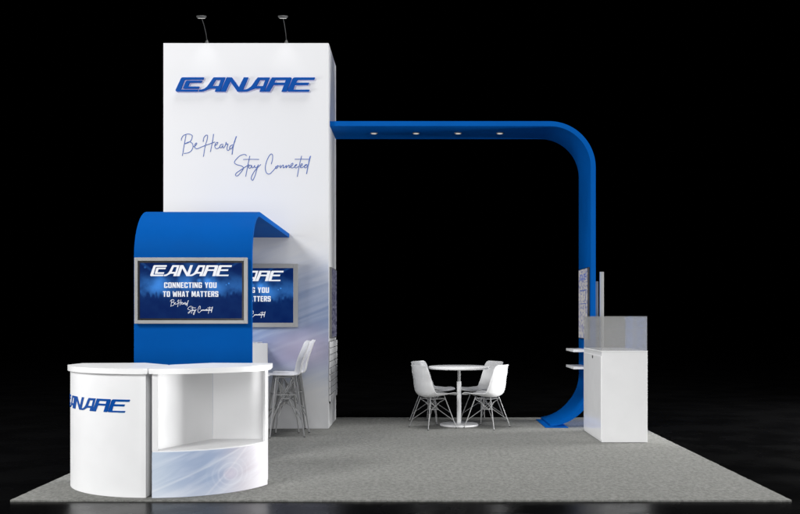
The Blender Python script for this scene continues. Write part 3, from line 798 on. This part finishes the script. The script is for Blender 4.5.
# ------------------------------------------------------------------ chairs
def lerp_tab(tab, t):
    for (a, va), (b, vb) in zip(tab, tab[1:]):
        if t <= b:
            k = (t-a)/(b-a); k = k*k*(3-2*k)
            return va+(vb-va)*k if not isinstance(va, tuple) else tuple(x+(y-x)*k for x, y in zip(va, vb))
    return tab[-1][1]
def shell_bm(prof, wid, curl, zoff, th=.007):
    """prof: list of (x,z) control points front->back top; catmull-smoothed; wid/curl tables on t"""
    pts = catmull(prof, 6); n = len(pts)-1; m = 14
    top = []
    ds = []
    for i, p in enumerate(pts):
        a = pts[max(i-1, 0)]; b = pts[min(i+1, n)]; d = Vector((b[0]-a[0], b[1]-a[1])).normalized()
        ds.append(Vector((d.y, -d.x)) if False else Vector((-(-d.y), -d.x)))
    bm = bmesh.new(); A, B = [], []
    for i, p in enumerate(pts):
        t = i/n; w = lerp_tab(wid, t); c = lerp_tab(curl, t)
        a = pts[max(i-1, 0)]; b = pts[min(i+1, n)]; d = Vector((b[0]-a[0], b[1]-a[1])).normalized()
        nrm = Vector((-d.y*-1, d.x*-1))            # inward (up on the seat, forward on the back)
        ra, rb = [], []
        for j in range(m+1):
            s = -1+2*j/m; k = c*abs(s)**2.4
            x = p[0]+nrm.x*k; z = p[1]+nrm.y*k+zoff; y = w*s*(1-.06*abs(s)**4)
            ra.append(bm.verts.new((x+nrm.x*th, y, z+nrm.y*th))); rb.append(bm.verts.new((x, y*1.0, z)))
        A.append(ra); B.append(rb)
    for G, flip in ((A, 0), (B, 1)):
        for i in range(n):
            for j in range(m):
                q = (G[i][j], G[i+1][j], G[i+1][j+1], G[i][j+1]); bm.faces.new(q[::-1] if flip else q)
    for i in range(n):
        bm.faces.new((A[i][0], B[i][0], B[i+1][0], A[i+1][0])); bm.faces.new((A[i][m], A[i+1][m], B[i+1][m], B[i][m]))
    for j in range(m):
        bm.faces.new((A[0][j], A[0][j+1], B[0][j+1], B[0][j])); bm.faces.new((A[n][j], B[n][j], B[n][j+1], A[n][j+1]))
    return bm

def make_seat(kind):
    if kind == 'chair':
        prof = [(.245, .418), (.21, .432), (.08, .415), (-.06, .398), (-.150, .405), (-.205, .45), (-.228, .54), (-.240, .66), (-.250, .77), (-.254, .815)]
        wid = [(0, .175), (.04, .215), (.2, .232), (.45, .240), (.6, .240), (.8, .215), (.95, .185), (1, .150)]
        curl = [(0, .008), (.2, .03), (.34, .055), (.46, .082), (.58, .088), (.7, .072), (.85, .04), (1, .012)]
        zs = .385; tp = .115; ft = (.215, .225); r = .0062
    else:
        prof = [(.20, .725), (.17, .735), (.06, .728), (-.08, .722), (-.165, .730), (-.200, .775), (-.225, .88), (-.26, 1.0), (-.295, 1.10), (-.31, 1.14)]
        wid = [(0, .155), (.04, .19), (.25, .205), (.5, .21), (.7, .20), (.9, .18), (1, .13)]
        curl = [(0, .004), (.3, .010), (.5, .03), (.65, .035), (.85, .02), (1, .006)]
        zs = .72; tp = .12; ft = (.205, .205); r = .0085
    return prof, wid, curl, zs, tp, ft, r

def make_chair(kind, label, cat, group, loc, rz):
    t = thing('wire_chair' if kind == 'chair' else 'bar_stool', label, cat, loc, rz, group)
    prof, wid, curl, zs, tp, ft, r = make_seat(kind)
    o = finish('seat_shell', shell_bm(prof, wid, curl, 0), SHELL, t); autosmooth(o, 50)
    corners = []
    for sx in (1, -1):
        for sy in (1, -1):
            a = (sx*tp*.95-.01, sy*tp, zs+.012); b = (sx*ft[0]-.01, sy*ft[1], .008)
            bm = bmesh.new(); tube(bm, a, b, r, r*.9, 8)
            if kind != 'chair':
                tube(bm, (a[0]-sx*.022, a[1], a[2]), (b[0], b[1], b[2]), r*.8, r*.7, 8)
            leg = finish('leg', bm, WIRE, t)
            bm = bmesh.new(); lathe(bm, [(0, .001), (.013, .001), (.012, .010), (0, .014)], 12, b[0], b[1])
            f = finish('foot_glide', bm, DARKMETAL, leg)
            corners.append((Vector(a), Vector(b), sx, sy))
    def at(c, z):
        a, b = c[0], c[1]; k = (a.z-z)/(a.z-b.z); return a+(b-a)*k
    bm = bmesh.new(); rr = r*.72
    order = [corners[0], corners[1], corners[3], corners[2]]
    zc = zs*.62; zl = zs*.26
    hub = [Vector((sx*.05-.01, sy*.05, zc)) for sx, sy in ((1, 1), (1, -1), (-1, -1), (-1, 1))]
    for i in range(4):
        a, b = order[i], order[(i+1) % 4]
        tube(bm, hub[i], hub[(i+1) % 4], rr, n=6)
        polytube(bm, [at(a, zl), hub[i], Vector((hub[(i+1) % 4].x*1.3, hub[(i+1) % 4].y*1.3, zs*.86)), at(b, zs*.97)], rr, 6)
        polytube(bm, [at(b, zl), hub[(i+1) % 4], Vector((hub[i].x*1.3, hub[i].y*1.3, zs*.86)), at(a, zs*.97)], rr, 6)
        tube(bm, at(a, zs*.985), at(b, zs*.985), rr, n=6)
        if kind != 'chair':
            tube(bm, at(a, zs*.40), hub[(i+2) % 4], rr, n=6)
            tube(bm, at(a, zs*.70), at(b, zs*.70), rr*.0+rr, n=6)
    finish('wire_brace', bm, WIRE, t)
    return t

CH = 'white shell chair on splayed wire legs, '
TXc = .593
c0 = make_chair('chair', CH+'left of the round table and nearer to us', 'chair', 'white chairs around the round table', (.25, 12.25, 0), R(32))
dup(c0, (.25, 13.08, 0), R(-33), CH+'left of the round table, farther back')
dup(c0, (2*TXc-.25, 12.27, 0), R(180-32), CH+'right of the round table and nearer to us')
dup(c0, (2*TXc-.25, 13.06, 0), R(180+35), CH+'right of the round table, farther back')
ST = 'white bar stool with tall grey wire legs, '
st0 = make_chair('stool', ST+'nearer to us, beside the bar table', 'bar stool', 'bar stools by the tower', (-1.565, 11.42, 0), R(196))
dup(st0, (-1.548, 11.86, 0), R(193), ST+'the farther one against the tower wall')

# ------------------------------------------------------------------ round table
t = thing('round_table', 'round white pedestal table between the four wire-legged chairs', 'table', (TXc, 12.50, 0))
bm = bmesh.new(); lathe(bm, [(0, .746), (.385, .746), (.398, .751), (.402, .763), (.399, .775), (.392, .780), (0, .780)], 72)
o = finish('table_top', bm, TABLEW, t); autosmooth(o, 40)
bm = bmesh.new(); lathe(bm, [(0, .58), (.029, .58), (.029, .575), (.029, .035), (0, .035)], 24); o = finish('pole', bm, SHELL, t); autosmooth(o)
bm = bmesh.new(); lathe(bm, [(0, .747), (.065, .747), (.065, .741), (.021, .736), (.021, .581), (0, .581)], 24); o = finish('collar', bm, GREYFRAME, t); autosmooth(o)
bm = bmesh.new(); lathe(bm, [(0, .001), (.252, .001), (.255, .008), (.253, .020), (.245, .026), (.06, .030), (.035, .034), (0, .034)], 60)
o = finish('table_base', bm, TABLEW, t); autosmooth(o)

# ------------------------------------------------------------------ camera
cam = bpy.data.cameras.new('camera'); co = bpy.data.objects.new('camera', cam); COL.objects.link(co)
co.location = (0, 0, 1.43); co.rotation_euler = (R(90), 0, 0)
cam.sensor_width = 36; cam.lens = 950/800*36; cam.shift_x = -14/800; cam.shift_y = 59.8/800
cam.clip_end = 400; cam.clip_start = .1
S.camera = co

# ------------------------------------------------------------------ light
w = bpy.data.worlds.new('World'); S.world = w; w.use_nodes = True
w.node_tree.nodes['Background'].inputs[0].default_value = (.9, .95, 1, 1)
w.node_tree.nodes['Background'].inputs[1].default_value = 0.0
def area(name, loc, target, sx, sy, power, col=(1, 1, 1)):
    l = bpy.data.lights.new(name, 'AREA'); l.shape = 'RECTANGLE'; l.size = sx; l.size_y = sy; l.energy = power; l.color = col
    o = bpy.data.objects.new(name, l); COL.objects.link(o); o.location = loc
    o.rotation_euler = (Vector(target)-Vector(loc)).to_track_quat('-Z', 'Y').to_euler()
    return o
area('hall_light_front_left', (-8.5, -1.5, 9.0), (-.3, 10, .5), 3.6, 3.6, 1450)
area('hall_light_front_right', (4.6, -6, 7.0), (-.3, 10, .6), 6, 6, 740)
area('hall_light_top', (0, 10.4, 14.0), (0, 10.4, 0), 7, 3, 1250)
area('fill_light_low', (0, -2.0, .8), (.6, 12, .4), 7, .9, 300)  # added fill near the floor, in place of bounce; no real hall lamp
area('hall_light_left', (-10, 9.4, 2.6), (2.6, 12.4, 1.4), 3, 3, 460)
area('fill_light_right', (8.5, 12.5, .7), (0, 12.7, 2.6), 3, 1.6, 1600)  # added fill to brighten the tower side and beam underside
for x in (-2.658, -1.6386):
    l = bpy.data.lights.new('arm_lamp_light', 'SPOT'); l.energy = 1.5; l.spot_size = R(52); l.spot_blend = 1; l.shadow_soft_size = .04
    o = bpy.data.objects.new('arm_lamp_light', l); COL.objects.link(o); o.location = (x, 11.86, 5.14)
    o.rotation_euler = (Vector((x, 12.13, 4.62))-Vector(o.location)).to_track_quat('-Z', 'Y').to_euler()

S.render.engine = 'CYCLES'
S.cycles.max_bounces = 8; S.cycles.transparent_max_bounces = 16
S.view_settings.view_transform = 'Standard'; S.view_settings.look = 'None'; S.view_settings.exposure = 0; S.view_settings.gamma = 1
S.render.resolution_x = 1024; S.render.resolution_y = 658
